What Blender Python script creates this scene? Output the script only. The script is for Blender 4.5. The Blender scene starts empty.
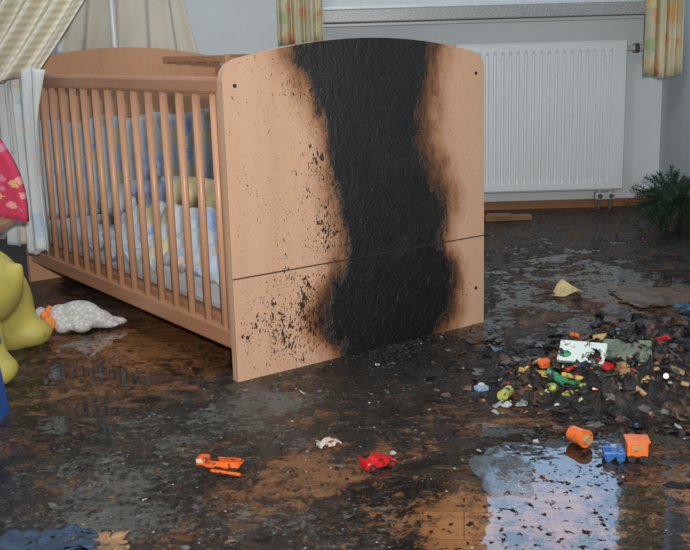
import bpy, bmesh, random
from math import *
from mathutils import Vector, Matrix, noise
random.seed(7)
S=bpy.context.scene
try: S.view_settings.view_transform='Standard'
except: pass
V=Vector
# ---------------------------------------------------------------- helpers
def lk(ob):
    S.collection.objects.link(ob); return ob
def empty(name,loc=(0,0,0)):
    o=bpy.data.objects.new(name,None); o.location=loc; o.empty_display_size=.05; return lk(o)
def addmesh(name,verts,faces,mat=None,smooth=False,parent=None,uvs=None):
    me=bpy.data.meshes.new(name); me.from_pydata([tuple(v) for v in verts],[],faces); me.update()
    if mat:
        for m in (mat if isinstance(mat,(list,tuple)) else [mat]): me.materials.append(m)
    if uvs:
        l=me.uv_layers.new(name='UVMap')
        for p in me.polygons:
            for li in p.loop_indices: l.data[li].uv=uvs[me.loops[li].vertex_index]
    if smooth:
        for p in me.polygons: p.use_smooth=True
    o=bpy.data.objects.new(name,me); lk(o)
    if parent: o.parent=parent
    return o
def frombm(name,bm,mat=None,smooth=False,parent=None):
    me=bpy.data.meshes.new(name); bm.normal_update(); bm.to_mesh(me); bm.free()
    if mat:
        for m in (mat if isinstance(mat,(list,tuple)) else [mat]): me.materials.append(m)
    if smooth:
        for p in me.polygons: p.use_smooth=True
    o=bpy.data.objects.new(name,me); lk(o)
    if parent: o.parent=parent
    return o
def bmbox(bm,c,s,rot=None,mi=0,bev=0):
    r=bmesh.ops.create_cube(bm,size=1); vs=r['verts']
    M=Matrix.Translation(V(c))@(rot.to_4x4() if rot else Matrix.Identity(4))@Matrix.Diagonal((s[0],s[1],s[2],1))
    bmesh.ops.transform(bm,matrix=M,verts=vs)
    fs=set(f for v in vs for f in v.link_faces)
    for f in fs: f.material_index=mi
    if bev:
        es=list(set(e for v in vs for e in v.link_edges))
        rr=bmesh.ops.bevel(bm,geom=es,offset=bev,segments=2,profile=.5,affect='EDGES')
        for f in rr['faces']: f.material_index=mi
def bmcyl(bm,a,b,r1,r2=None,seg=12,mi=0):
    a=V(a);b=V(b); r2=r1 if r2 is None else r2; d=b-a
    r=bmesh.ops.create_cone(bm,cap_ends=True,segments=seg,radius1=r1,radius2=r2,depth=d.length)
    M=Matrix.Translation((a+b)/2)@d.to_track_quat('Z','Y').to_matrix().to_4x4()
    bmesh.ops.transform(bm,matrix=M,verts=r['verts'])
    for f in set(f for v in r['verts'] for f in v.link_faces): f.material_index=mi
def bmsph(bm,c,s,rot=None,mi=0,sub=2):
    r=bmesh.ops.create_icosphere(bm,subdivisions=sub,radius=1)
    M=Matrix.Translation(V(c))@(rot.to_4x4() if rot else Matrix.Identity(4))@Matrix.Diagonal((s[0],s[1],s[2],1))
    bmesh.ops.transform(bm,matrix=M,verts=r['verts'])
    for f in set(f for v in r['verts'] for f in v.link_faces): f.material_index=mi; 
def RZ(a): return Matrix.Rotation(a,3,'Z')
def RX(a): return Matrix.Rotation(a,3,'X')
def RY(a): return Matrix.Rotation(a,3,'Y')
def box(name,c,s,mat,rot=None,parent=None,bev=0):
    bm=bmesh.new(); bmbox(bm,c,s,rot,0,bev); return frombm(name,bm,mat,False,parent)
def blobby(name,parts,mat,voxel=.012,parent=None,smooth_it=6):
    bm=bmesh.new()
    for c,s in parts: bmsph(bm,c,s,sub=3)
    o=frombm(name,bm,mat,True,parent)
    m=o.modifiers.new('r','REMESH'); m.mode='VOXEL'; m.voxel_size=voxel; m.use_smooth_shade=True
    m=o.modifiers.new('s','SMOOTH'); m.iterations=smooth_it; m.factor=.5
    return o
def sheet(name,P,nu,nv,mat,parent=None,us=1,vs=1,thick=.0015):
    vv=[];uv=[];ff=[]
    for j in range(nv+1):
        for i in range(nu+1):
            vv.append(P(i/nu,j/nv)); uv.append((i/nu*us,j/nv*vs))
    for j in range(nv):
        for i in range(nu):
            a=j*(nu+1)+i; ff.append((a,a+1,a+nu+2,a+nu+1))
    o=addmesh(name,vv,ff,mat,True,parent,uv)
    m=o.modifiers.new('t','SOLIDIFY'); m.thickness=thick
    return o
# ---------------------------------------------------------------- materials
class N:
    def __init__(s,name):
        s.m=bpy.data.materials.new(name); s.m.use_nodes=True; s.t=s.m.node_tree
        s.b=s.t.nodes['Principled BSDF']; s.out=s.t.nodes['Material Output']
    def n(s,ty,**k):
        x=s.t.nodes.new(ty)
        for a,v in k.items():
            if a.startswith('i_'):
                key=a[2:].replace('_',' '); x.inputs[key].default_value=v
            else: setattr(x,a,v)
        return x
    def l(s,a,b): s.t.links.new(a,b)
    def co(s,w='Object'):
        return s.n('ShaderNodeTexCoord').outputs[w]
    def noise(s,scale,detail=4,rough=.55,vec=None,dist=0):
        x=s.n('ShaderNodeTexNoise'); x.inputs['Scale'].default_value=scale; x.inputs['Detail'].default_value=detail; x.inputs['Roughness'].default_value=rough
        x.inputs['Distortion'].default_value=dist
        s.l(vec if vec is not None else s.co(),x.inputs['Vector']); return x.outputs['Fac']
    def ramp(s,fac,stops,interp='LINEAR'):
        x=s.n('ShaderNodeValToRGB'); x.color_ramp.interpolation=interp
        el=x.color_ramp.elements
        while len(el)<len(stops): el.new(.5)
        for e,(p,c) in zip(el,stops):
            e.position=p; e.color=c if len(c)==4 else (*c,1)
        s.l(fac,x.inputs[0]); return x.outputs[0]
    def math(s,op,a,b=None,c=None,clamp=False):
        x=s.n('ShaderNodeMath',operation=op); x.use_clamp=clamp
        for i,v in enumerate((a,b,c)):
            if v is None: continue
            if isinstance(v,(int,float)): x.inputs[i].default_value=v
            else: s.l(v,x.inputs[i])
        return x.outputs[0]
    def step(s,v,lo,hi):
        x=s.n('ShaderNodeMapRange'); x.interpolation_type='SMOOTHSTEP'
        x.inputs['From Min'].default_value=lo; x.inputs['From Max'].default_value=hi
        s.l(v,x.inputs['Value']); return x.outputs['Result']
    def mix(s,f,a,b):
        x=s.n('ShaderNodeMix',data_type='RGBA')
        for sock,v in ((x.inputs[0],f),(x.inputs[6],a),(x.inputs[7],b)):
            if isinstance(v,(int,float)): sock.default_value=v
            elif isinstance(v,(tuple,list)): sock.default_value=(*v[:3],1)
            else: s.l(v,sock)
        return x.outputs[2]
    def bump(s,h,st=.3,d=.01):
        x=s.n('ShaderNodeBump'); x.inputs['Strength'].default_value=st; x.inputs['Distance'].default_value=d
        s.l(h,x.inputs['Height']); s.l(x.outputs[0],s.b.inputs['Normal'])
    def map(s,vec,scale=(1,1,1),rot=(0,0,0)):
        x=s.n('ShaderNodeMapping'); x.inputs['Scale'].default_value=scale; x.inputs['Rotation'].default_value=rot
        s.l(vec,x.inputs['Vector']); return x.outputs[0]
    def attr(s,name):
        x=s.n('ShaderNodeAttribute'); x.attribute_name=name; return x.outputs['Fac']
def plain(name,col,rough=.5,var=.15,scale=30,metal=0,bump=0,grime=0,**k):
    a=N(name)
    f=a.noise(scale,4)
    c=a.ramp(f,[(.3,tuple(x*(1-var) for x in col)),(.7,tuple(min(1,x*(1+var)) for x in col))])
    if grime:
        g=a.step(a.noise(scale*1.7+9,6,.7),.66-grime*.30,.74-grime*.22)
        c=a.mix(g,c,(.015,.014,.013))
    a.l(c,a.b.inputs['Base Color']); a.b.inputs['Roughness'].default_value=rough; a.b.inputs['Metallic'].default_value=metal
    for kk,v in k.items(): a.b.inputs[kk.replace('_',' ')].default_value=v
    if bump: a.bump(f,bump,.005)
    return a.m
def woodmat(name,c1,c2,axis=2,rough=.38,char=False):
    a=N(name); co=a.co()
    sc=[12,12,12]; sc[axis]=.9
    g=a.noise(1.0,5,.55,a.map(co,tuple(sc)))
    sc2=[190,190,190]; sc2[axis]=22
    g2=a.noise(1.0,3,.6,a.map(co,tuple(sc2)))
    c=a.ramp(g,[(.25,c1),(.75,c2)])
    c=a.mix(a.math('MULTIPLY',a.step(g2,.5,.75),.22),c,tuple(x*.70 for x in c1))
    a.b.inputs['Roughness'].default_value=rough
    if char:
        at=a.attr('char')                      # signed: >0 inside the burnt column
        cz=a.map(co,(1,1,.45))
        n1=a.noise(8,5,.6,cz); n2=a.noise(38,6,.7,cz); nb=a.noise(130,3,.6)
        dv=a.math('ADD',a.math('MULTIPLY',a.math('SUBTRACT',n1,.5),.19),a.math('MULTIPLY',a.math('SUBTRACT',n2,.5),.12))
        dv=a.math('ADD',dv,a.math('MULTIPLY',a.math('SUBTRACT',nb,.5),.05))
        v=a.math('ADD',at,dv)
        halo=a.attr('halo')
        vh=a.math('ADD',a.math('ADD',at,halo),a.math('MULTIPLY',dv,.7))
        c=a.mix(a.math('MULTIPLY',a.step(vh,-.080,.01),.8),c,(.27,.10,.03))
        c=a.mix(a.math('MULTIPLY',a.step(vh,-.030,.035),.9),c,(.030,.013,.007))
        blk=a.step(v,-.022,.012)
        n3=a.noise(70,6,.75)
        cc=a.ramp(n3,[(.35,(.0025,.0025,.003)),(.6,(.007,.007,.008)),(.82,(.030,.030,.034))])
        nl=a.noise(6,3,.5)
        cc=a.mix(a.math('MULTIPLY',a.step(nl,.5,.7),.35),cc,(.024,.023,.024))
        st=a.noise(1,4,.7,a.map(co,(55,55,4)))
        strk=a.math('MULTIPLY',a.step(st,.62,.76),a.step(n1,.46,.6))
        cc=a.mix(a.math('MULTIPLY',strk,.45),cc,(.12,.12,.13))
        fl_=a.step(a.noise(95,3,.5,a.map(co,(1,1,.5)),.6),.66,.70)
        cc=a.mix(a.math('MULTIPLY',fl_,.4),cc,(.085,.085,.09))
        c=a.mix(blk,c,cc)
        sp=a.attr('spots')
        n4=a.noise(85,3,.6,a.map(co,(1,1,.6)),.4); n5=a.noise(13,4,.6); n6=a.noise(210,2,.5,a.map(co,(1,1,.7)))
        q=a.math('ADD',a.math('ADD',n4,a.math('MULTIPLY',a.math('SUBTRACT',n5,.5),.5)),sp)
        spm=a.step(q,.755,.785)
        q2=a.math('ADD',n6,a.math('ADD',sp,a.math('MULTIPLY',a.math('SUBTRACT',n5,.5),.3)))
        spm=a.math('MAXIMUM',spm,a.step(q2,.758,.783))
        c=a.mix(a.math('MULTIPLY',spm,.93),c,(.014,.011,.010))
        rr=a.math('ADD',rough,a.math('MULTIPLY',blk,a.math('SUBTRACT',a.math('MULTIPLY',n3,.5),.28)))
        a.l(rr,a.b.inputs['Roughness'])
        a.bump(a.math('MULTIPLY',blk,a.math('ADD',n3,n2)),.6,.007)
    a.l(c,a.b.inputs['Base Color'])
    return a.m
m_beech_v=woodmat('beech_vertical',(.50,.265,.155),(.60,.34,.21),2)
m_beech_h=woodmat('beech_rail',(.42,.20,.105),(.52,.27,.155),1)
m_panel=woodmat('beech_burnt',(.555,.335,.215),(.64,.41,.28),2,char=True)
m_head=woodmat('beech_head',(.50,.27,.15),(.60,.34,.20),2)
m_dark=plain('dark_hole',(.03,.02,.015),.6)
m_white=plain('white_lacquer',(.68,.72,.76),.35,.03,8)
m_char=plain('char',(.011,.010,.010),.6,.6,80,bump=.4)
m_wet_char=plain('wet_char',(.008,.008,.008),.25,.6,60,bump=.5)
# ---------------------------------------------------------------- camera
f_,p_,r_,h_=1008.8,.2224,-.0287,.7403
R=V((1,0,0));U=V((0,sin(p_),cos(p_)));F=V((0,cos(p_),-sin(p_)))
R2=R*cos(r_)+U*sin(r_);U2=-R*sin(r_)+U*cos(r_)
cd=bpy.data.cameras.new('camera'); cam=lk(bpy.data.objects.new('camera',cd))
M=Matrix.Identity(4)
for i in range(3): M[i][0]=R2[i];M[i][1]=U2[i];M[i][2]=-F[i]
M[0][3],M[1][3],M[2][3]=0,0,h_
cam.matrix_world=M; cd.sensor_width=36; cd.lens=f_/690*36; cd.clip_start=.02
S.camera=cam
# ---------------------------------------------------------------- room
XL,XR,YB,YF,ZC=-2.2,1.43,4.54,-1.3,2.5
wm=N('wall_paint'); fz=wm.noise(180,2); fb=wm.noise(1.3,3)
wm.l(wm.ramp(fb,[(.3,(.68,.73,.765)),(.7,(.76,.80,.83))]),wm.b.inputs['Base Color']); wm.b.inputs['Roughness'].default_value=.85; wm.bump(fz,.25,.002)
wallm=wm.m
bm=bmesh.new()
WX0,WX1,WZ0,WZ1=0.0,1.36,1.16,2.2  # window bottom raised out of view to shorten the sky reflection on the floor
T=.14
def wb(x0,x1,z0,z1): bmbox(bm,((x0+x1)/2,YB+T/2,(z0+z1)/2),(x1-x0,T,z1-z0))
wb(XL-T,WX0,0,ZC); wb(WX1,XR+T,0,ZC); wb(WX0,WX1,0,WZ0); wb(WX0,WX1,WZ1,ZC)
frombm('wall_back',bm,wallm)
box('wall_left',(XL-T/2,(YB+YF)/2,ZC/2),(T,YB-YF,ZC),wallm)
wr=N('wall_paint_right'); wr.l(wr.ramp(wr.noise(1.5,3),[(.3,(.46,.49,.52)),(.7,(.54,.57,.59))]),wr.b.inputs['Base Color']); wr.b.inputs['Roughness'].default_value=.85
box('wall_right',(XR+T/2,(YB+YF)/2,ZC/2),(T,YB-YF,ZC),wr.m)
box('wall_front',((XL+XR)/2,YF-T/2,ZC/2),(XR-XL+2*T,T,ZC),wallm)
box('ceiling',((XL+XR)/2,(YB+YF)/2,ZC+.05),(XR-XL+2*T,YB-YF+2*T,.1),wallm)
# floor with painted condition attributes
def G(x,y,cx,cy,rx,ry): return exp(-(((x-cx)/rx)**2+((y-cy)/ry)**2))
SB=.80
SO=[(-.42,2.52,.30,.30,-.70),(-.5,3.0,.4,.5,-.5),(-.02,1.68,.17,.15,-.48),(.17,1.42,.06,.12,-.75),(.57,1.47,.07,.22,-.60),(.34,1.92,.10,.06,-.50),(.17,1.98,.09,.08,-.25),
    (.15,2.33,.24,.17,.5),(-.35,1.5,.32,.2,.05),(.58,2.25,.25,.27,.6),(.35,1.5,.12,.2,-.3),(-.2,1.60,.08,.07,-.35),(.95,2.85,.25,.25,-.3),(-.62,2.15,.12,.16,-.3),(.1,1.5,.10,.1,-.3),(.6,1.85,.1,.08,-.25),(.5,2.75,.2,.15,-.2),(-.45,2.15,.12,.06,-.25),(-.1,1.93,.1,.06,-.2)]
AS=[(-.2,2.06,.15,.12,1.0),(-.42,1.85,.2,.2,.6),(.7,3.5,.5,.5,.3),(.12,2.1,.15,.1,.35),(-.1,1.85,.2,.12,.45),(-.3,1.5,.25,.18,.6),(.3,2.9,.2,.3,.3),(-.45,1.6,.12,.15,.5),(.25,1.85,.12,.1,.3),(0,1.45,.1,.1,.4)]
WE=[(.35,1.42,.20,.25,1.5),(.75,3.3,.6,.9,.5),(-.45,2.6,.4,.45,1.0),(.85,2.85,.3,.35,.5),(-.62,1.9,.2,.3,.5),(.5,1.78,.25,.12,.5),(.265,1.87,.04,.03,1.0),(.33,2.55,.25,.2,.5),(.12,1.5,.12,.15,.5),(.2,2.0,.2,.12,.5),(.62,1.5,.1,.3,.6),(-.1,1.6,.3,.2,.3)]
def fsum(L,x,y): return sum(a*G(x,y,cx,cy,rx,ry) for cx,cy,rx,ry,a in L)
nx,ny=200,300
vv=[];ff=[];so=[];ash=[];wet=[]
for j in range(ny+1):
    y=YF+(YB-YF)*j/ny
    for i in range(nx+1):
        x=XL+(XR-XL)*i/nx
        vv.append((x,y,0)); so.append(SB+fsum(SO,x,y)); ash.append(fsum(AS,x,y)); wet.append(fsum(WE,x,y))
for j in range(ny):
    for i in range(nx):
        a=j*(nx+1)+i; ff.append((a,a+1,a+nx+2,a+nx+1))
fm=N('sooty_wet_laminate'); co=fm.co()
br=fm.n('ShaderNodeTexBrick'); br.offset=.5
for k,v in (('Scale',1.0),('Mortar Size',.0008),('Brick Width',.62),('Row Height',.095),('Bias',0.0)): br.inputs[k].default_value=v
br.inputs['Color1'].default_value=(.27,.125,.050,1); br.inputs['Color2'].default_value=(.22,.096,.038,1); br.inputs['Mortar'].default_value=(.08,.03,.012,1)
fm.l(fm.map(co,(1,1,1),(0,0,.12)),br.inputs['Vector'])
gr=fm.noise(1,6,.6,fm.map(co,(3,60,1),(0,0,.12)))
wood=fm.mix(fm.math('MULTIPLY',fm.step(gr,.42,.7),.5),br.outputs['Color'],(.10,.038,.014))
n1=fm.noise(5,5,.62,None,.3); n2=fm.noise(24,7,.72,None,.5); n3=fm.noise(110,5,.7)
A1=fm.attr('soot');A2=fm.attr('ash');A3=fm.attr('wet')
def dev(n,k): return fm.math('MULTIPLY',fm.math('SUBTRACT',n,.5),k)
sv=fm.math('ADD',A1,fm.math('ADD',dev(n1,2.3),fm.math('ADD',dev(n2,3.2),dev(n3,1.6))))
film=fm.step(sv,-.1,.6); soot=fm.step(sv,.38,.62)
col=fm.mix(fm.math('MULTIPLY',film,.66),wood,(.036,.022,.014))
n5=fm.noise(9,4,.6); n7=fm.noise(16,6,.7)
sootc=fm.ramp(n3,[(.35,(.004,.004,.004)),(.56,(.013,.013,.012)),(.72,(.085,.088,.083))])
sootc=fm.mix(fm.math('MULTIPLY',fm.step(n7,.52,.66),.5),sootc,(.050,.053,.047))
col=fm.mix(fm.math('MULTIPLY',soot,.95),col,sootc)
n4=fm.noise(60,6,.75)
av=fm.math('ADD',A2,fm.math('ADD',dev(n4,3.2),dev(n5,1.8)))
ashm=fm.step(av,.42,1.0)
col=fm.mix(fm.math('MULTIPLY',ashm,.66),col,(.16,.175,.165))
vz=fm.noise(48,4,.6,fm.map(co,(1.3,1,1))); spk=fm.step(vz,.60,.64)
col=fm.mix(spk,col,(.006,.005,.005))
fm.l(col,fm.b.inputs['Base Color'])
wv=fm.math('ADD',A3,fm.math('ADD',dev(n1,2.2),dev(n2,1.5)))
pud=fm.step(wv,.38,.60)
solid=fm.math('MAXIMUM',fm.math('MULTIPLY',soot,.7),ashm)
dry=fm.math('ADD',.09,fm.math('MULTIPLY',solid,.20))
notp=fm.math('SUBTRACT',1.0,fm.math('MULTIPLY',pud,fm.math('SUBTRACT',1.0,fm.math('MULTIPLY',spk,.9))))
rough=fm.math('ADD',.025,fm.math('MULTIPLY',dry,notp))
fm.l(rough,fm.b.inputs['Roughness'])
fm.b.inputs['IOR'].default_value=1.5
rip=fm.noise(14,3,.5)
hh=fm.math('ADD',fm.math('MULTIPLY',rip,.06),fm.math('MULTIPLY',fm.math('ADD',fm.math('MULTIPLY',n3,.6),fm.math('ADD',fm.math('MULTIPLY',n2,1.1),fm.math('MULTIPLY',solid,.4))),notp))
fm.bump(hh,.85,.016)
fl=addmesh('floor',vv,ff,fm.m)
for nm,d in (('soot',so),('ash',ash),('wet',wet)):
    at=fl.data.attributes.new(nm,'FLOAT','POINT'); at.data.foreach_set('value',d)
m_base=woodmat('baseboard_wood',(.25,.11,.045),(.33,.16,.07),0)
box('baseboard_back',((XL+XR)/2,YB-.008,.018),(XR-XL,.016,.036),m_base)
box('baseboard_right',(XR-.008,(YB+YF)/2-.01,.018),(.016,YB-YF-.03,.036),m_base)
box('baseboard_left',(XL+.008,(YB+YF)/2-.01,.018),(.016,YB-YF-.03,.036),m_base)
# window
wf=empty('window_1')
bm=bmesh.new()
fw=.05
def fb_(x0,x1,z0,z1,y=YB+.06,d=.06): bmbox(bm,((x0+x1)/2,y,(z0+z1)/2),(x1-x0,d,z1-z0),bev=.006)
fb_(WX0,WX1,WZ0,WZ0+fw);fb_(WX0,WX1,WZ1-fw,WZ1);fb_(WX0,WX0+fw,WZ0,WZ1);fb_(WX1-fw,WX1,WZ0,WZ1);fb_(.60,.67,WZ0,WZ1)
frombm('frame',bm,m_white,parent=wf)
sg=N('granite_sill'); sn=sg.noise(240,3,.8)
sg.l(sg.ramp(sn,[(.35,(.20,.21,.21)),(.5,(.38,.39,.39)),(.65,(.54,.55,.54))]),sg.b.inputs['Base Color']); sg.b.inputs['Roughness'].default_value=.35
bm=bmesh.new()
bmbox(bm,(.66,4.455,.866),(1.52,.17,.052),bev=.004)
frombm('trim_window_sill',bm,sg.m)
bm=bmesh.new(); bmbox(bm,(.66,4.465,.901),(1.52,.15,.016),bev=.003); frombm('trim_sill_board',bm,m_white)
bm=bmesh.new(); bmbox(bm,(.66,4.50,.831),(1.52,.08,.014),bev=.003); frombm('trim_sill_underside',bm,m_white)
# ---------------------------------------------------------------- radiator
rad=empty('radiator')
m_rad=plain('radiator_enamel',(.76,.80,.82),.35,.02,5)
x0,x1,z0,z1=.50,1.245,.088,.735; yf=4.44
xs=[x0,x0+.006]; ds=[.006,0]
x=x0+.05; pit=.0333
xs.append(x);ds.append(0)
nr=int((x1-x0-.10)/pit)
for i in range(nr):
    a=x0+.05+(x1-x0-.10-nr*pit)/2+i*pit
    xs+= [a+.009,a+.013,a+.0205,a+.0245]; ds+=[0,.009,.009,0]
xs+=[x1-.006,x1]; ds+=[0,.006]
zz=[z0,z0+.008,z0+.035,z0+.05,z1-.05,z1-.035,z1-.008,z1]; zk=[0,0,0,1,1,0,0,0]; ze=[.006,0,0,0,0,0,0,.006]
vv=[];ff=[]
for j,z in enumerate(zz):
    for i,x in enumerate(xs):
        d=ds[i]
        if 1<i<len(xs)-2: d=d*zk[j]
        vv.append((x,yf+max(d,ze[j]),z))
n=len(xs)
for j in range(len(zz)-1):
    for i in range(n-1):
        a=j*n+i; ff.append((a,a+1,a+n+1,a+n))
addmesh('front_plate',vv,ff,m_rad,False,rad)
bm=bmesh.new()
bmbox(bm,((x0+x1)/2,4.488,(z0+z1)/2-.005),(x1-x0-.004,.075,z1-z0-.02))
for i in range(40): bmbox(bm,(x0+.02+i*(x1-x0-.04)/39,4.485,z1-.006),(.005,.07,.01))
bmbox(bm,((x0+x1)/2,4.452,z1-.003),(x1-x0,.012,.008)); bmbox(bm,((x0+x1)/2,4.52,z1-.003),(x1-x0,.012,.008))
frombm('body',bm,m_rad,parent=rad)
bm=bmesh.new()
bmcyl(bm,(x1-.01,4.47,.70),(x1+.035,4.47,.70),.012,seg=14)
bmcyl(bm,(x1+.03,4.47,.70),(x1+.10,4.47,.70),.019,.016,seg=18)
bmcyl(bm,(x1-.10,4.47,.10),(x1-.10,4.47,.055),.011);bmcyl(bm,(x1-.05,4.47,.10),(x1-.05,4.47,.055),.011)
bmbox(bm,(x1-.075,4.47,.06),(.09,.035,.032),bev=.004)
frombm('valves',bm,plain('valve_plastic',(.5,.5,.5),.4),parent=rad)
bm=bmesh.new()
bmcyl(bm,(x1+.035,4.47,.70),(x1+.055,4.47,.70),.0205,seg=18)
bmcyl(bm,(x1-.10,4.47,0.0),(x1-.10,4.47,.05),.008);bmcyl(bm,(x1-.05,4.47,0.0),(x1-.05,4.47,.05),.008)
for dx in (-.1,-.05): bmcyl(bm,(x1+dx,4.45,.06),(x1+dx,4.455-.012,.06),.01)
frombm('fittings',bm,plain('dark_fitting',(.08,.08,.085),.4),parent=rad)
# ---------------------------------------------------------------- crib
A=V((-.2507,2.1952,0)); yaw=.6256
e=V((cos(yaw),sin(yaw),0)); g=V((-sin(yaw),cos(yaw),0)); Zv=V((0,0,1))
W=.77;H=.7109;ar=.0488;L=1.394
crib=empty('baby_crib')
Rm=RZ(yaw)
def CW(u,s,z): return A+e*u+g*s+Zv*z
def ztop(u):
    z=H+ar*(1-((u-W/2)/(W/2))**2)
    r=.035
    for d in (u,W-u):
        if d<r: z-= r-sqrt(max(0,r*r-(r-d)**2))
    return z
LE=[(0,.31),(.03,.30),(.08,.255),(.126,.25),(.17,.28),(.21,.31),(.28,.325),(.37,.31),(.49,.295),(.55,.275),(.61,.245),(.67,.205),(.74,.165),(.8,.15)]
RE=[(0,.60),(.05,.64),(.126,.645),(.18,.625),(.23,.575),(.27,.585),(.32,.615),(.37,.61),(.42,.58),(.49,.54),(.61,.535),(.67,.56),(.74,.595),(.8,.60)]
def interp(T_,z):
    for (a,b),(c,d) in zip(T_,T_[1:]):
        if a<=z<=c: return b+(d-b)*(z-a)/(c-a)
    return T_[-1][1]
def panel(name,s0,th,mat,char):
    nu,nz=96,96
    us=[0,.003,.008,.015,.025]+[.035+(W-.07)*i/(nu-10) for i in range(nu-9)]+[W-.025,W-.015,W-.008,W-.003,W]
    nuu=len(us)
    vv=[];ff=[];ch=[];sp=[];ha=[]
    for side in (0,1):
        for j in range(nz+1):
            for u in us:
                z=j/nz*ztop(u)
                vv.append(CW(u,s0+(th if side else 0),z))
                ins=min(u-interp(LE,z),interp(RE,z)-u)
                ch.append(ins if char and side==0 else -1)
                ha.append(.040*G(u,z,.60,.52,.10,.25)+.055*G(u,z,.28,.12,.08,.09)+.04*G(u,z,.63,.12,.06,.10)+.018)
                dd=max(0,-ins)
                s_=.045*(1-min(1,dd/.3)) + (.035 if u<.3 else -.03)
                s_+= .12*G(u,z,.17,.10,.10,.09)+.08*G(u,z,.26,.33,.06,.12)+.07*G(u,z,.25,.5,.05,.15)+.05*G(u,z,.05,.45,.05,.12)+.08*G(u,z,.20,.66,.05,.05)+.05*G(u,z,.08,.12,.1,.1)+.08*G(u,z,.68,.08,.05,.05)
                if z<.24: s_+=.02
                sp.append(s_ if char and side==0 else -1)
    st=nuu*(nz+1)
    for j in range(nz):
        for i in range(nuu-1):
            a=j*nuu+i
            ff.append((a,a+1,a+nuu+1,a+nuu)); ff.append((st+a,st+a+nuu,st+a+nuu+1,st+a+1))
    for i in range(nuu-1):
        a=nz*nuu+i; ff.append((a,a+1,st+a+1,st+a)); a=i; ff.append((a+1,a,st+a,st+a+1))
    for j in range(nz):
        a=j*nuu; ff.append((a,a+nuu,st+a+nuu,st+a)); a=j*nuu+nuu-1; ff.append((a+nuu,a,st+a,st+a+nuu))
    o=addmesh(name,vv,ff,mat,False,crib)
    for nm,d in (('char',ch),('spots',sp),('halo',ha)):
        at=o.data.attributes.new(nm,'FLOAT','POINT'); at.data.foreach_set('value',d)
    return o
panel('end_panel_foot',0,.022,m_panel,True)
panel('end_panel_head',L-.022,.022,m_head,False)
bm=bmesh.new()
bmbox(bm,CW(W/2,-.0004,.24),(W,.002,.0028),Rm)
for u,z in ((.03,.665),(.74,.665),(.03,.10),(.74,.10)):
    c=CW(u,0,z); bmcyl(bm,c-g*.002,c+g*.004,.0045,seg=12)
frombm('panel_joint_and_screws',bm,m_dark,parent=crib)
for side,u in (('left',.018),('right',W-.018)):
    bm=bmesh.new()
    bmbox(bm,CW(u,L/2,.665),(.026,L-.05,.038),Rm,bev=.008)
    bmbox(bm,CW(u,L/2,.092),(.026,L-.05,.045),Rm,bev=.006)
    frombm('rail_'+side,bm,m_beech_h,parent=crib)
    bm=bmesh.new()
    ns=16
    for i in range(ns):
        s=.075+(L-.15)*i/(ns-1)
        a=CW(u,s,.11);b=CW(u,s,.65)
        bmcyl(bm,a,b,.0095,seg=10)
    for s in (.035,L-.035): bmbox(bm,CW(u,s,.38),(.024,.024,.56),Rm,bev=.005)
    frombm('slats_'+side,bm,m_beech_v,True,parent=crib)
bm=bmesh.new()
bmbox(bm,CW(W/2,L/2,.115),(W-.07,L-.06,.02),Rm); frombm('slatted_base',bm,m_beech_h,parent=crib)
bm=bmesh.new()
for u in (.52,.76):
    bmbox(bm,CW(u,1.10,.715),(.018,.44,.022),Rm,bev=.004)
for s in (.9,1.0,1.1,1.2,1.3): bmbox(bm,CW(.64,s,.708),(.26,.022,.014),Rm,bev=.003)
for s in (.92,1.28): bmbox(bm,CW(.755,s,.695),(.022,.04,.03),Rm)
frombm('changing_rack',bm,m_beech_h,parent=crib)
# fabrics
def printmat(name,base,cols,scale=9,thr=.28,k_=.75):
    a=N(name); uv=a.co('UV')
    vo=a.n('ShaderNodeTexVoronoi'); vo.inputs['Scale'].default_value=scale; vo.inputs['Randomness'].default_value=.8; a.l(uv,vo.inputs['Vector'])
    d=a.math('ADD',vo.outputs['Distance'],a.math('MULTIPLY',a.math('SUBTRACT',a.noise(scale*4,3,.6,uv),.5),.7))
    msk=a.math('SUBTRACT',1.0,a.step(d,thr-.06,thr+.03))
    sp=a.n('ShaderNodeSeparateColor'); a.l(vo.outputs['Color'],sp.inputs[0])
    k=len(cols)
    pc=a.ramp(sp.outputs[0],[(i/k,c) for i,c in enumerate(cols)],'CONSTANT')
    b=a.ramp(a.noise(3,4,.6),[(.35,tuple(x*.82 for x in base)),(.65,base)])
    a.l(a.mix(a.math('MULTIPLY',msk,k_),b,pc),a.b.inputs['Base Color']); a.b.inputs['Roughness'].default_value=.9
    a.bump(a.noise(400,2),.2,.001)
    return a.m
m_print=printmat('nursery_print',(.48,.51,.54),[(.15,.26,.50),(.62,.38,.12),(.36,.46,.6),(.22,.34,.58),(.58,.46,.18),(.40,.30,.2)],8,.46,.7)
m_drape=printmat('canopy_print',(.62,.67,.68),[(.70,.46,.26),(.6,.62,.6),(.66,.56,.38),(.36,.48,.64)],6,.42,.7)
pl=N('plaid_cotton'); uv=pl.co('UV'); sx=pl.n('ShaderNodeSeparateXYZ'); pl.l(uv,sx.inputs[0])
def band(o,k): return pl.step(pl.math('PINGPONG',pl.math('MULTIPLY',o,k),1.0),.45,.55)
s_=pl.math('ADD',band(sx.outputs[0],44),band(sx.outputs[1],44))
s_=pl.math('MULTIPLY',s_,.5)
pl.l(pl.ramp(s_,[(0,(.62,.60,.54)),(.5,(.56,.52,.42)),(1,(.49,.42,.28))]),pl.b.inputs['Base Color']); pl.b.inputs['Roughness'].default_value=.9
m_plaid=pl.m
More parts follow.
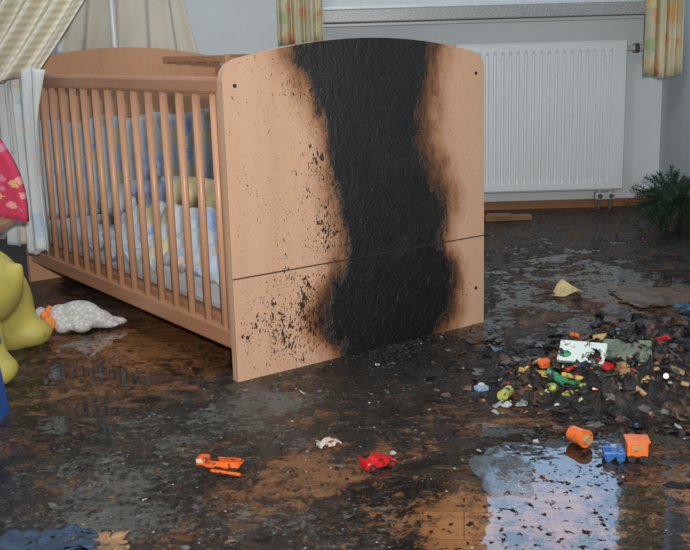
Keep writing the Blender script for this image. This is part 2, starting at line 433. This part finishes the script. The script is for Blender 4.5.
# mattress + duvet
bm=bmesh.new(); bmbox(bm,CW(W/2,L/2,.165),(W-.10,L-.08,.08),Rm,bev=.02)
frombm('mattress',bm,plain('mattress_cover',(.5,.53,.56),.9),parent=crib)
def duv(u,v):
    uu=.045+u*(W-.09); ss=.06+v*.95
    z=.205+.06*noise.noise(V((uu*6,ss*6,1)))+.045*noise.noise(V((uu*17,ss*15,4)))+.014*noise.noise(V((uu*40,ss*40,4)))+.05*min(1,4*u)*min(1,4*(1-u))
    return CW(uu,ss,z)
sheet('duvet',duv,60,90,m_print,crib,1,1.4,.012)
def bump_(side):
    def P(u,v):
        w=.010*sin(u*60)+.006*noise.noise(V((u*12,v*5,2)))
        if side=='r': return CW(W-.055+w*.6,.06+u*(L-.12),.21+v*.32+.008*sin(u*40))
        return CW(.05+u*(W-.1),L-.055+w*.6,.21+v*.32+.008*sin(u*22))
    return P
sheet('bumper_side',bump_('r'),120,12,m_print,crib,2.6,.6,.012)
sheet('bumper_head',bump_('h'),70,12,m_print,crib,1.4,.6,.012)
m_yel=plain('pillow_cotton',(.55,.44,.24),.9,.12,15)
blobby('pillow',[(CW(.36,1.16,.27),(.17,.13,.06)),(CW(.27,1.10,.27),(.12,.12,.05)),(CW(.47,1.22,.27),(.11,.11,.055))],m_print,.012,crib)
blobby('cushion',[(CW(.50,.75,.30),(.15,.10,.06)),(CW(.58,.85,.30),(.10,.12,.06)),(CW(.42,.70,.29),(.10,.09,.05)),(CW(.40,.95,.30),(.12,.10,.05))],m_yel,.012,crib)
blobby('stuffed_bear',[(CW(.25,.92,.31),(.05,.05,.06)),(CW(.25,.92,.39),(.038,.038,.038)),(CW(.225,.915,.43),(.014,.012,.014)),(CW(.275,.93,.43),(.014,.012,.014)),(CW(.20,.9,.33),(.035,.018,.018)),(CW(.30,.94,.33),(.035,.018,.018)),(CW(.23,.86,.27),(.022,.035,.02)),(CW(.28,.88,.27),(.022,.035,.02)),(CW(.25,.88,.38),(.016,.016,.014))],plain('bear_plush',(.22,.26,.40),.9,.3,30),.006,crib,3)
# canopy
can=empty('crib_canopy')
pc=CW(W/2,L+.03,0)
bm=bmesh.new()
bmcyl(bm,pc+Zv*.0,pc+Zv*1.62,.011,seg=12); bmcyl(bm,pc+Zv*1.6,pc+Zv*1.6-g*.22,.008,seg=10)
frombm('pole',bm,m_white,parent=can)
top=pc-g*.16+Zv*1.62
def lerp(a,b,t): return a+(b-a)*t
def drape1(u,v):   # plaid drape over the far left corner; v 0 top -> 1 bottom
    t=v
    b0=CW(-.030,1.03,.69); b1=CW(-.36,1.42,.60)
    bot=lerp(b0,b1,u)
    tp=top+V((.05*cos(u*6),.05*sin(u*6),0))
    q=t**.8
    p=lerp(tp,bot,q)
    # cloth sags towards the crib middle before turning down over the rail
    p+= (e*.10-g*.08)*sin(pi*min(1,q))*(1-u)**1.2*.9
    kf=min(1,.15+u*5)
    w=(sin(u*34+t*1.5)*.028*(.25+t)+.012*sin(u*71+1)*t)*kf
    p+= -e*w*.8 -g*w*.7
    p+= (-g*.05)*sin(pi*t)*u
    return p
sheet('plaid_drape',drape1,110,50,m_plaid,can,1.0,1.6)
def drape2(u,v):
    s=.96+u*.44
    z=.700-v*.54+.012*sin(u*17)
    w=.020*sin(u*26+v*2)+.008*sin(u*57+v*5)
    p=CW(-.035-abs(w)*1.4-.02*v,s+.02*sin(v*3+u*5)+.02*v*(1-u),z)
    return p
sheet('printed_drape',drape2,90,40,m_drape,can,.9,1.1)
def drape3(u,v):
    bot=CW(.10+u*.78,L+.10,.30)
    tp=top+V((.05*cos(u*6+2),.06,0))
    t=v
    p=lerp(tp,bot,t**.55)
    w=sin(u*30+t*2)*.022*(.3+t)+.01*sin(u*63)*t
    p+=g*(w+.03*sin(pi*t))
    return p
sheet('sheer_drape',drape3,110,50,plain('beige_voile',(.62,.60,.52),.9,.08,6),can)
box('care_tag',CW(.20,L+.055,.765),(.018,.002,.03),m_white,Rm,can)
# ---------------------------------------------------------------- window curtains
m_cur=printmat('curtain_print',(.72,.66,.46),[(.80,.40,.10),(.75,.6,.22),(.40,.48,.25),(.74,.68,.5),(.75,.32,.12)],6,.42)
def curtain(name,xa,xb,y,zb,flare=0):
    def P(u,v):
        x=lerp(xa,xb,u)+(.02*sin(v*2))*flare
        w=.022*sin(u*22+v*1.2)+.008*sin(u*47)
        return V((x,y+w,2.25-(2.25-zb)*v+.008*sin(u*9)))
    return sheet(name,P,60,40,m_cur,None,.5,3.0)
curtain('window_curtain',-.25,-.06,4.30,.75)
curtain('window_curtain.001',1.25,1.395,4.20,.585)
bm=bmesh.new(); bmcyl(bm,(-.45,4.32,2.27),(1.42,4.25,2.27),.012); frombm('curtain_rod',bm,m_white)
# ---------------------------------------------------------------- plant
m_leaf=plain('fir_green',(.018,.050,.026),.55,.5,30)
bm=bmesh.new()
pcx=V((1.29,3.92,0))
bmcyl(bm,pcx,pcx+Zv*.06,.04,.05,seg=20,mi=1); bmcyl(bm,pcx+Zv*.055,pcx+Zv*.07,.054,.054,seg=20,mi=1)
for k in range(95):
    a=random.uniform(0,2*pi); ln=random.uniform(.11,.21); up=random.uniform(-.25,1.3)
    p0=pcx+Zv*random.uniform(.07,.12); d=V((cos(a)*cos(up),sin(a)*cos(up),sin(up)))
    prev=p0
    for j in range(12):
        t=(j+1)/12
        p=p0+d*ln*t+Zv*(-.05*t*t)
        p.x=min(p.x,1.41); p.z=max(p.z,.012)
        ax=(p-prev)
        if ax.length<1e-4: continue
        bmcyl(bm,prev,p,.0018,.0014,seg=3)
        ax.normalize()
        for q in range(9):
            rr=V((random.uniform(-1,1),random.uniform(-1,1),random.uniform(-.6,1))); rr=(rr-ax*rr.dot(ax))
            if rr.length<1e-3: continue
            rr.normalize()
            tip=p+(rr*.8+ax*.5)*.022; tip.x=min(tip.x,1.42); tip.z=max(tip.z,.004)
            sd=ax.cross(rr)*.0024
            v=[bm.verts.new(p+sd),bm.verts.new(p-sd),bm.verts.new(tip)]; bm.faces.new(v)
        prev=p
frombm('potted_fir',bm,[m_leaf,plain('dark_pot',(.03,.025,.025),.5)])
# ---------------------------------------------------------------- left toys
m_ytoy=plain('yellow_green_plastic',(.44,.38,.085),.55,.15,14,grime=.10)
yt=empty('toy_hippo')
blobby('body',[((-1.04,2.42,.18),(.22,.17,.12)),((-.93,2.43,.185),(.13,.14,.11)),((-.86,2.27,.085),(.06,.07,.11)),((-.82,2.225,.035),(.062,.075,.038)),
   ((-.87,2.54,.10),(.06,.07,.12)),((-.825,2.545,.035),(.058,.06,.038)),((-1.12,2.23,.075),(.055,.06,.10)),((-1.10,2.21,.03),(.06,.07,.03)),((-1.14,2.58,.075),(.055,.06,.1)),((-1.14,2.57,.03),(.06,.06,.03)),
   ((-1.25,2.40,.27),(.12,.11,.11)),((-1.36,2.38,.23),(.09,.09,.07)),((-1.22,2.31,.37),(.02,.02,.035)),((-1.22,2.49,.37),(.02,.02,.035)),((-.80,2.43,.22),(.012,.012,.05))],m_ytoy,.012,yt,8)
bm=bmesh.new(); bmsph(bm,(-1.345,2.335,.30),(.014,.014,.014)); bmsph(bm,(-1.345,2.44,.30),(.014,.014,.014)); frombm('eyes',bm,m_dark,True,yt)
# child chair (back towards the camera side)
ch=empty('child_chair')
m_pink=printmat('pink_print',(.60,.045,.11),[(.80,.40,.35),(.62,.03,.1),(.75,.50,.2),(.6,.25,.35)],9,.42,.8)
def back(u,v):
    x=lerp(-1.22,-.855,u); z=lerp(.325,.545,v)
    x=-1.04+(x+1.04)*(1-.55*max(0,v-.1)**2.2)
    return V((x,2.68+.03*sin(pi*u)+.02*v,z-.02*(2*u-1)**2*(1-v)))
sheet('backrest',back,24,16,m_pink,ch,1,1,.022)
bm=bmesh.new()
bmbox(bm,(-1.09,2.82,.275),(.28,.20,.022),bev=.006)
for x in (-1.20,-1.02):
    bmcyl(bm,(x,2.75,.27),(x,2.705,.42),.011)
    for y in (2.74,2.89): bmcyl(bm,(x,y,.27),(x,y+.01,0),.013)
frombm('seat_and_legs',bm,m_beech_h,parent=ch)
# blue crate
bm=bmesh.new()
m_blue=plain('blue_plastic',(.02,.09,.33),.35,.15,8,grime=.1)
def fr(z,k,t):
    cx,cy=-.865,1.95; hx,hy=.135*k-t,.10*k-t
    return [(cx-hx,cy-hy,z),(cx+hx,cy-hy,z),(cx+hx,cy+hy,z),(cx-hx,cy+hy,z)]
rings=[fr(0,1.02,0),fr(.15,.93,0),fr(.15,.97,-.004),fr(.165,.97,-.004),fr(.165,.93,.006),fr(.006,.98,.006)]
vs=[[bm.verts.new(p) for p in r] for r in rings]
for a,b in zip(vs,vs[1:]):
    for i in range(4): bm.faces.new((a[i],a[(i+1)%4],b[(i+1)%4],b[i]))
bm.faces.new(vs[0][::-1]); bm.faces.new(vs[-1])
frombm('toy_crate',bm,m_blue)
# white plush
pt=empty('plush_rabbit')
a_=N('white_plush'); vv_=a_.n('ShaderNodeTexVoronoi'); vv_.inputs['Scale'].default_value=90; a_.l(a_.co(),vv_.inputs['Vector'])
a_.l(a_.ramp(vv_.outputs['Distance'],[(0,(.72,.72,.70)),(.6,(.42,.41,.40))]),a_.b.inputs['Base Color']); a_.b.inputs['Roughness'].default_value=1; a_.bump(vv_.outputs['Distance'],-.8,.006)
blobby('body',[((-.735,2.69,.042),(.062,.04,.04)),((-.785,2.68,.04),(.035,.035,.035)),((-.695,2.69,.03),(.05,.035,.027)),((-.645,2.70,.018),(.04,.018,.013)),((-.84,2.69,.035),(.022,.03,.032)),((-.87,2.68,.03),(.02,.02,.022)),((-.72,2.65,.02),(.03,.025,.018)),((-.77,2.645,.02),(.022,.025,.017)),((-.66,2.675,.016),(.04,.012,.011))],a_.m,.006,pt,3)
blobby('scarf',[((-.812,2.675,.038),(.014,.036,.036)),((-.806,2.64,.03),(.02,.014,.022)),((-.815,2.64,.055),(.012,.014,.012))],plain('orange_felt',(.75,.22,.05),.9),.004,pt,2)
# ---------------------------------------------------------------- small floor toys
m_or=plain('orange_plastic',(.72,.13,.02),.3,.1,40,grime=.55)
m_red=plain('red_plastic',(.58,.015,.018),.25,.1,40,grime=.5)
m_wht=plain('white_plastic',(.60,.57,.52),.4,.1,50,grime=.5)
m_blk=plain('black_rubber',(.02,.02,.02),.5)
m_blu=plain('toy_blue',(.03,.12,.38),.3,.15,30,grime=.5)
m_grn=plain('toy_green',(.04,.26,.12),.35,.15,40,grime=.7)
m_lim=plain('toy_lime',(.36,.42,.09),.35,.15,40,grime=.7)
m_ylw=plain('toy_yellow',(.58,.42,.10),.35,.15,40,grime=.65)
m_tan=plain('card_tan',(.42,.24,.11),.7,.3,14,grime=.5)
def car(name,loc,ang,ln,mat,mat2,tilt=0):
    k=ln/.08
    prof=[(-.040,.006),(-.040,.016),(-.030,.020),(-.018,.021),(-.010,.030),(.010,.030),(.020,.020),(.036,.016),(.041,.010),(.040,.005)]
    bm=bmesh.new()
    rows=[]
    for y in (-.017,-.017*.85,.017*.85,.017):
        kk=.93 if abs(y)==.017 else 1
        rows.append([bm.verts.new((x*(.98 if kk<1 else 1),y,.004+(z-.004)*kk)) for x,z in prof])
    for a,b in zip(rows,rows[1:]):
        for i in range(len(prof)):
            j=(i+1)%len(prof); bm.faces.new((a[i],a[j],b[j],b[i]))
    bm.faces.new(rows[0]);bm.faces.new(rows[-1][::-1])
    bmbox(bm,(0,0,.0255),(.022,.0345,.007),mi=1)
    bmbox(bm,(-.038,0,.026),(.008,.036,.003),mi=0)
    for x in (-.025,.025):
        for y in (-.018,.018):
            bmcyl(bm,(x,y-.0035,.0085),(x,y+.0035,.0085),.0085,seg=14,mi=2); bmcyl(bm,(x,y-.0038,.0085),(x,y+.0038,.0085),.004,seg=8,mi=1)
    bmesh.ops.recalc_face_normals(bm,faces=bm.faces)
    o=frombm(name,bm,[mat,mat2,m_blk]); o.matrix_world=Matrix.Translation(V(loc))@(RZ(ang)@RX(tilt)).to_4x4()@Matrix.Diagonal((k,k,k*.85,1))
    return o
car('toy_race_car',(.050,1.70,.001),.5,.064,m_red,m_red)
car('toy_car',(-.040,1.80,.001),.5,.045,m_wht,m_red)
# orange toy truck, broken
bm=bmesh.new()
bmbox(bm,(0,0,.016),(.075,.022,.008),mi=0,bev=.002)
bmbox(bm,(-.034,0,.026),(.022,.026,.022),mi=0,bev=.004); bmbox(bm,(-.036,0,.030),(.012,.0275,.009),mi=1)
bmbox(bm,(.018,.008,.026),(.045,.004,.014),RX(.3),mi=0); bmbox(bm,(.018,-.010,.024),(.045,.004,.012),RX(-.5),mi=0); bmbox(bm,(.042,0,.024),(.004,.02,.016),RY(.5),mi=0)
bmcyl(bm,(-.01,-.02,.012),(.05,-.026,.010),.004,mi=0)
for x in (-.034,.0,.03):
    for y in (-.015,.015): bmcyl(bm,(x,y-.004,.010),(x,y+.004,.010),.010,seg=14,mi=2)
o=frombm('toy_truck',bm,[m_or,m_wht,m_blk]); o.matrix_world=Matrix.Translation((-.235,1.70,0))@RZ(-.25).to_4x4()@Matrix.Diagonal((.95,.95,.72,1))
# orange bottle lying
bm=bmesh.new()
bmcyl(bm,(0,0,0),(0,0,.040),.017,.019,seg=24,mi=0); bmcyl(bm,(0,0,.040),(0,0,.045),.020,.020,seg=24,mi=0); bmcyl(bm,(0,0,.045),(0,0,.055),.012,.010,seg=20,mi=1); bmcyl(bm,(0,0,-.002),(0,0,.001),.014,seg=20,mi=1)
o=frombm('toy_bottle',bm,[plain('orange_bottle',(.72,.15,.03),.3,.1,40,grime=.3),m_tan]); o.matrix_world=Matrix.Translation((.420,1.79,.0175))@(RZ(-1.05)@RY(pi/2)).to_4x4()@Matrix.Diagonal((.85,.85,.85,1))
# toy train wagon
bm=bmesh.new()
bmbox(bm,(0,0,.028),(.042,.034,.034),mi=0,bev=.003); bmbox(bm,(0,-.0165,.034),(.024,.003,.013),mi=1); bmbox(bm,(.0205,0,.034),(.003,.02,.013),mi=1); bmbox(bm,(0,0,.047),(.048,.040,.005),mi=0,bev=.001)
bmbox(bm,(-.045,.0,.014),(.045,.030,.014),mi=2,bev=.003); bmcyl(bm,(-.058,0,.018),(-.058,0,.028),.006,.008,mi=2); bmbox(bm,(-.032,0,.020),(.012,.026,.012),mi=2,bev=.002)
for x in (-.058,-.034,-.012,.012):
    for y in (-.016,.016): bmcyl(bm,(x,y-.003,.008),(x,y+.003,.008),.008,seg=14,mi=2 if x<-.03 else 3)
o=frombm('toy_train',bm,[plain('orange_wagon',(.75,.16,.03),.3,.1,40,grime=.25),m_tan,m_blu,m_blk]); o.matrix_world=Matrix.Translation((.516,1.70,0))@RZ(-.12).to_4x4()@Matrix.Diagonal((.88,.88,.82,1))
# crumpled plastic bag
gl=N('clear_plastic'); gl.b.inputs['Base Color'].default_value=(.20,.27,.33,1); gl.b.inputs['Roughness'].default_value=.08
gl.l(gl.math('ADD',.05,gl.math('MULTIPLY',gl.noise(35,5,.7),.32)),gl.b.inputs['Alpha']); gl.bump(gl.noise(50,5),.6,.006)
def bag(u,v):
    a=u*2*pi; r=.060*(1-v*.98)*(1+.22*noise.noise(V((cos(a)*2,sin(a)*2,3)))+.1*sin(a*5))
    z=.003+.018*v**.6*(1-.35*v)*(1+1.1*noise.noise(V((cos(a)*r*60,sin(a)*r*60,5))))
    return V((.268+cos(a)*r*.9,1.66+sin(a)*r*1.6,max(.002,z)))
sheet('plastic_bag',bag,70,22,gl.m,None,1,1,.0006)
# folded yellow paper
def paper(u,v):
    x=(u-.5)*.095; y=(v-.5)*.075
    a=x+.5*y
    z=.003+.040*max(0,1-abs(a-.012)*26)**.8*(.35+.65*v)+.012*abs(x)*12*(1-v)*.5+.006*noise.noise(V((x*40,y*40,1)))
    x2=x*(1-.35*v)+.01*sin(v*3)
    return V((.654+x2,2.92+y*.8,max(.002,z)))
sheet('folded_paper',paper,30,20,plain('yellow_paper',(.60,.47,.23),.8,.25,30,grime=.2),None,1,1,.001)
def warped(name,cx,cy,sx,sy,ang,mat,z=.006,amp=.01,th=.006,seed=0,jag=.0,parent=None):
    def P(u,v):
        x=(u-.5)*sx;y=(v-.5)*sy
        x+=jag*noise.noise(V((u*3,v*9,seed)))*(abs(u-.5)*2); y+=jag*noise.noise(V((u*9,v*3,seed+5)))*(abs(v-.5)*2)
        zz=z+amp*(.5+noise.noise(V((x*9,y*9,seed+2))))+amp*.4*noise.noise(V((x*30,y*30,seed)))
        q=RZ(ang)@V((x,y,0)); return V((cx+q.x,cy+q.y,max(.003,zz)))
    return sheet(name,P,36,30,mat,parent,1,1,th)
warped('cardboard_sheet',.98,2.86,.36,.20,.15,plain('wet_cardboard',(.13,.080,.05),.35,.35,14,grime=.5),.004,.006,.004,3,.05)
warped('blue_cloth',.985,2.62,.18,.10,.5,plain('blue_fabric',(.05,.13,.22),.6,.3,20,grime=.2),.015,.025,.004,8,.05)
warped('denim_cloth',-.52,1.395,.24,.11,.0,plain('denim',(.022,.045,.085),.8,.5,60,grime=.3),.010,.020,.005,12,.05)
warped('cardboard_scrap',-.395,1.41,.09,.08,.3,plain('scrap_tan',(.26,.15,.08),.7,.3,14,grime=.5),.005,.006,.003,14,.03)
bm=bmesh.new()
bmbox(bm,(.70,4.25,.010),(.20,.05,.018),RZ(.1)); bmbox(bm,(.66,4.22,.026),(.10,.03,.012),RZ(-.3))
frombm('wood_boards',bm,woodmat('old_board',(.22,.10,.04),(.36,.19,.09),0))
# ---------------------------------------------------------------- charred debris
def flake(bm,c,r,h,mi=0):
    n=random.choice((4,5,6)); a0=random.uniform(0,6.28)
    tilt=(RX(random.uniform(-.7,.7))@RY(random.uniform(-.7,.7)))
    ang=[a0+2*pi*(i+random.uniform(-.3,.3))/n for i in range(n)]
    rad=[r*random.uniform(.5,1.2) for _ in range(n)]
    def mk(s,z):
        out=[]
        for a,q in zip(ang,rad):
            p=tilt@V((cos(a)*q*s,sin(a)*q*s*.8,z)); p=p+V(c); p.z=max(p.z,.0006); out.append(bm.verts.new(p))
        return out
    b=mk(1,-h/2);t=mk(random.uniform(.5,.95),h/2)
    for i in range(n):
        j=(i+1)%n; f=bm.faces.new((b[i],b[j],t[j],t[i])); f.material_index=mi
    f=bm.faces.new(t); f.material_index=mi; f=bm.faces.new(b[::-1]); f.material_index=mi
def ph(x,y):
    b=.066*G(x,y,.55,2.10,.15,.12)+.060*G(x,y,.70,2.18,.15,.14)+.035*G(x,y,.68,2.40,.18,.11)+.026*G(x,y,.43,2.12,.10,.11)+.03*G(x,y,.64,1.97,.13,.07)
    return max(0,b*(1+.55*noise.noise(V((x*20,y*20,1)))+.5*noise.noise(V((x*50,y*50,3)))+.3*noise.noise(V((x*110,y*110,3))))-.012)
nn=150; vv=[];ff=[]
for j in range(nn+1):
    for i in range(nn+1):
        x=.2+.88*i/nn; y=1.80+.92*j/nn; z=ph(x,y); vv.append((x,y,z-.001 if z<=0 else z))
for j in range(nn):
    for i in range(nn):
        a=j*(nn+1)+i; q=(a,a+1,a+nn+2,a+nn+1)
        if max(vv[k][2] for k in q)>0: ff.append(q)
pile=empty('charred_debris')
cmn=N('charred_mass'); k1=cmn.noise(11,6,.7); k2=cmn.noise(75,6,.7); k3=cmn.noise(30,5,.7)
cc=cmn.ramp(k2,[(.35,(.004,.004,.004)),(.58,(.014,.012,.011)),(.74,(.11,.10,.09))])
cc=cmn.mix(cmn.math('MULTIPLY',cmn.step(k1,.54,.62),.65),cc,(.15,.082,.050))
cc=cmn.mix(cmn.math('MULTIPLY',cmn.step(k3,.60,.66),.55),cc,(.18,.17,.15))
cmn.l(cc,cmn.b.inputs['Base Color']); cmn.b.inputs['Roughness'].default_value=.3; cmn.bump(k2,.8,.010)
addmesh('mound',vv,ff,cmn.m,True,pile)
bm=bmesh.new()
m_bb=plain('burnt_brown',(.09,.05,.03),.5,.4,60); m_ashb=plain('ash_bit',(.10,.10,.095),.8,.5,60)
for k in range(1900):
    x=random.gauss(.58,.14);y=random.gauss(2.17,.15)
    flake(bm,(x,y,ph(x,y)+.001),random.choice((.003,.005,.007,.011,.018,.024))*random.uniform(.7,1.2),random.uniform(.001,.004),random.choice((0,0,0,0,0,1,1,2,2,3)))
frombm('char_pieces',bm,[m_char,m_wet_char,m_bb,m_ashb],parent=pile)
bm=bmesh.new()
cm=[m_grn,m_red,m_ylw,m_or,m_wht,m_blu,m_lim,m_tan]
def bit(x,y,ty,mi,s,dz=.005):
    y-=.035; s*=.92
    rot=RZ(random.uniform(0,6))@RX(random.uniform(-.6,.6))@RY(random.uniform(-.5,.5)); c=V((x,y,ph(x,y)+dz))
    if ty=='b': bmbox(bm,c,(s,s*.55,s*.3),rot,mi,s*.06)
    elif ty=='c': d=rot@V((s*.8,0,0)); bmcyl(bm,c-d,c+d,s*.2,s*.17,seg=10,mi=mi)
    elif ty=='w': d=rot@V((0,0,s*.15)); bmcyl(bm,c-d,c+d,s*.5,seg=16,mi=mi)
    elif ty=='s': bmsph(bm,c,(s*.5,s*.4,s*.35),rot,mi)
for (x,y,ty,mi,s) in [(.44,2.10,'b',0,.05),(.46,2.06,'c',0,.03),(.475,2.12,'s',0,.045),(.455,2.03,'b',6,.03),(.43,2.14,'w',3,.03),(.41,2.17,'c',2,.035),(.395,2.15,'b',2,.04),
    (.46,2.15,'c',1,.03),(.50,2.09,'b',5,.025),(.47,2.05,'c',2,.03),(.56,2.08,'c',7,.045),(.575,2.06,'b',7,.04),(.545,2.05,'w',1,.025),(.60,2.07,'b',1,.022),(.62,2.12,'c',0,.025),
    (.65,2.09,'b',7,.035),(.70,2.08,'b',7,.035),(.72,2.15,'c',4,.025),(.53,2.05,'s',4,.02),(.50,2.16,'w',3,.025),(.48,2.20,'b',7,.025),
    (.71,2.22,'c',1,.03),(.58,2.14,'w',2,.025),(.63,2.04,'s',7,.03),(.49,2.04,'s',6,.02),(.54,2.09,'b',4,.02),(.47,2.08,'w',1,.022),(.6,2.04,'c',3,.02),(.62,2.38,'b',7,.05),(.7,2.35,'b',4,.03),(.78,2.3,'c',7,.03),(.55,2.3,'b',7,.04),
    (.445,2.075,'b',0,.04),(.43,2.05,'s',6,.03),(.485,2.06,'b',0,.03),(.42,2.12,'b',2,.035),(.66,2.03,'c',1,.03),(.69,2.0,'b',7,.03),(.60,1.99,'c',7,.03)]: bit(x,y,ty,mi,s)
for k in range(90):
    x=random.gauss(.52,.09);y=random.gauss(2.07,.08); s=random.uniform(.004,.009)
    flake(bm,(x,y,ph(x,y)+.003),s,s*.5,random.choice((0,1,2,3,4,5,6,7,7,7)))
frombm('melted_toy_parts',bm,cm,parent=pile)
lb=N('printed_label'); uvx=lb.co('Generated'); 
lbv=lb.n('ShaderNodeTexBrick'); lbv.inputs['Scale'].default_value=11; lbv.inputs['Mortar Size'].default_value=.035
lbv.inputs['Color1'].default_value=(.72,.76,.75,1); lbv.inputs['Color2'].default_value=(.66,.72,.70,1); lbv.inputs['Mortar'].default_value=(.22,.36,.32,1); lb.l(uvx,lbv.inputs['Vector'])
lb.l(lb.mix(lb.step(lb.noise(45,5,.7),.56,.62),lbv.outputs['Color'],(.05,.06,.05)),lb.b.inputs['Base Color']); lb.b.inputs['Roughness'].default_value=.4
bm=bmesh.new(); bmbox(bm,(0,0,0),(.100,.055,.010),bev=.002)
o=frombm('cardboard_box',bm,lb.m); o.matrix_world=Matrix.Translation((.505,2.075,.085))@(RZ(-.42)@RX(.65)).to_4x4()
bm=bmesh.new()
bmbox(bm,(0,0,.010),(.095,.07,.014),mi=1); bmbox(bm,(0,0,.0185),(.10,.075,.003),mi=0); bmbox(bm,(0,0,.0015),(.10,.075,.003),mi=0); bmbox(bm,(-.049,0,.010),(.003,.075,.018),mi=0)
for i in range(4): bmbox(bm,(-.03+i*.02,-.0355,.010),(.006,.002,.012),mi=2)
o=frombm('childrens_book',bm,[plain('book_cover',(.16,.20,.14),.4,.5,20,grime=.6),plain('pages',(.62,.56,.34),.8,.3,40,grime=.2),m_dark]); o.matrix_world=Matrix.Translation((.605,2.085,.068))@(RZ(-.25)@RX(.35)).to_4x4()
warped('burnt_blanket',.76,2.38,.26,.13,.1,cmn.m,.035,.030,.010,21,.08,pile)
bm=bmesh.new()
bmcyl(bm,(.325,2.02,.012),(.345,2.055,.012),.012,.011,seg=16,mi=0); bmcyl(bm,(.345,2.055,.012),(.350,2.064,.012),.006,seg=12,mi=1)
frombm('toy_flask',bm,[plain('lime_flask',(.42,.46,.12),.35,.15,30,grime=.5),m_wht])
bm=bmesh.new()
bmbox(bm,(.29,2.09,.006),(.026,.022,.010),RZ(.5),0,.002); bmsph(bm,(.29,2.09,.014),(.008,.006,.005),mi=1)
frombm('toy_brick',bm,[plain('pale_blue',(.25,.42,.6),.3,.2,40,grime=.4),m_wht])
# exclusion zones for loose crumbs: (x,y,r)
EX=[(-.235,1.705,.055),(.05,1.71,.04),(-.04,1.8,.03),(.42,1.79,.03),(.5,1.705,.06),(.268,1.66,.08),(.655,2.92,.055),(.98,2.86,.2),(.985,2.62,.1),(-.52,1.385,.14),(-.395,1.41,.06),(.335,2.04,.035),(.29,2.09,.022),(.70,4.25,.12),(-.75,2.68,.15),(1.28,3.92,.2)]
def blocked(x,y,pad=0):
    for cx,cy,r in EX:
        if (x-cx)**2+(y-cy)**2<r*r: return True
    if x<-.72 and y>1.84 and y<3.1: return True
    q=V((x,y,0))-A
    if -.012-pad<q.dot(g)<L+.05 and -.02<q.dot(e)<W+.02: return True
    if -.01<q.dot(g)<L+.1 and -.2<q.dot(e)<=0 and q.dot(g)>.85: return True
    return False
bm=bmesh.new()
for (x,y,s) in [(.33,1.985,.016),(.35,1.985,.012),(.31,1.99,.014),(.35,1.79,.012),(.24,1.75,.009),(.08,1.75,.009),(-.1,2.1,.008),(.3,1.95,.014),(.36,1.99,.014),(.7,1.88,.014),(.64,1.84,.012)]:
    flake(bm,(x,y,.004),s,.002)
for k in range(420):
    y=1.3+2.2*random.random()**1.3; x=random.uniform(-.7,1.0)
    if blocked(x,y): continue
    s=random.uniform(.0015,.0035); flake(bm,(x,y,s*.3),s,s*.3)
frombm('paper_scraps',bm,plain('scrap',(.28,.30,.31),.6,.5,40),parent=pile)
bm=bmesh.new(); cnt=0
while cnt<5500:
    y=1.25+3.2*random.random()**1.7; x=random.uniform(-1.0,1.4)
    if abs(x)>.1+y*.4 or blocked(x,y): continue
    so_=.54+fsum(SO,x,y); wt=fsum(WE,x,y)
    cl=.5+1.1*noise.noise(V((x*7,y*7,9)))
    if random.random()>so_*.7*max(.06,cl)*(1 if wt<.8 else .2): continue
    r=random.choice((.0018,.002,.003,.004,.005,.008 if random.random()<.4 else .003))*random.uniform(.7,1.3)
    flake(bm,(x,y,r*.15),r,r*.3,random.choice((0,0,1,2,3)) ); cnt+=1
for k in range(420):
    u=random.gauss(.44,.12); s=-abs(random.gauss(0,.07))-.014
    c=CW(u,s,0); r=random.uniform(.002,.009)*(1 if abs(s)<.06 else .6)
    flake(bm,(c.x,c.y,r*.2+max(0,.006-abs(s)*.2)*random.random()),r,r*.35,random.choice((0,0,0,1)))
frombm('crumbs',bm,[m_char,m_wet_char,m_ashb,plain('brown_bit',(.09,.045,.02),.6,.4,60)],parent=pile)
# ---------------------------------------------------------------- light
wd=bpy.data.worlds.new('world'); S.world=wd; wd.use_nodes=True
bg=wd.node_tree.nodes['Background']; bg.inputs[0].default_value=(.47,.69,1,1); bg.inputs[1].default_value=3.6
def area(name,loc,tgt,size,power,col):
    ld=bpy.data.lights.new(name,'AREA'); ld.shape='DISK'; ld.size=size; ld.energy=power; ld.color=col
    o=lk(bpy.data.objects.new(name,ld)); o.location=loc
    o.rotation_euler=(V(tgt)-V(loc)).to_track_quat('-Z','Y').to_euler(); return o
area('camera_flash',(.06,-.08,.86),(.1,3.5,.35),.05,53,(1,.97,.92))
area('ceiling_fill',(-.3,2.2,2.42),(-.3,2.2,0),.5,17,(.92,.97,1))  # added fill light above the view, brightens the walls; no fixture there
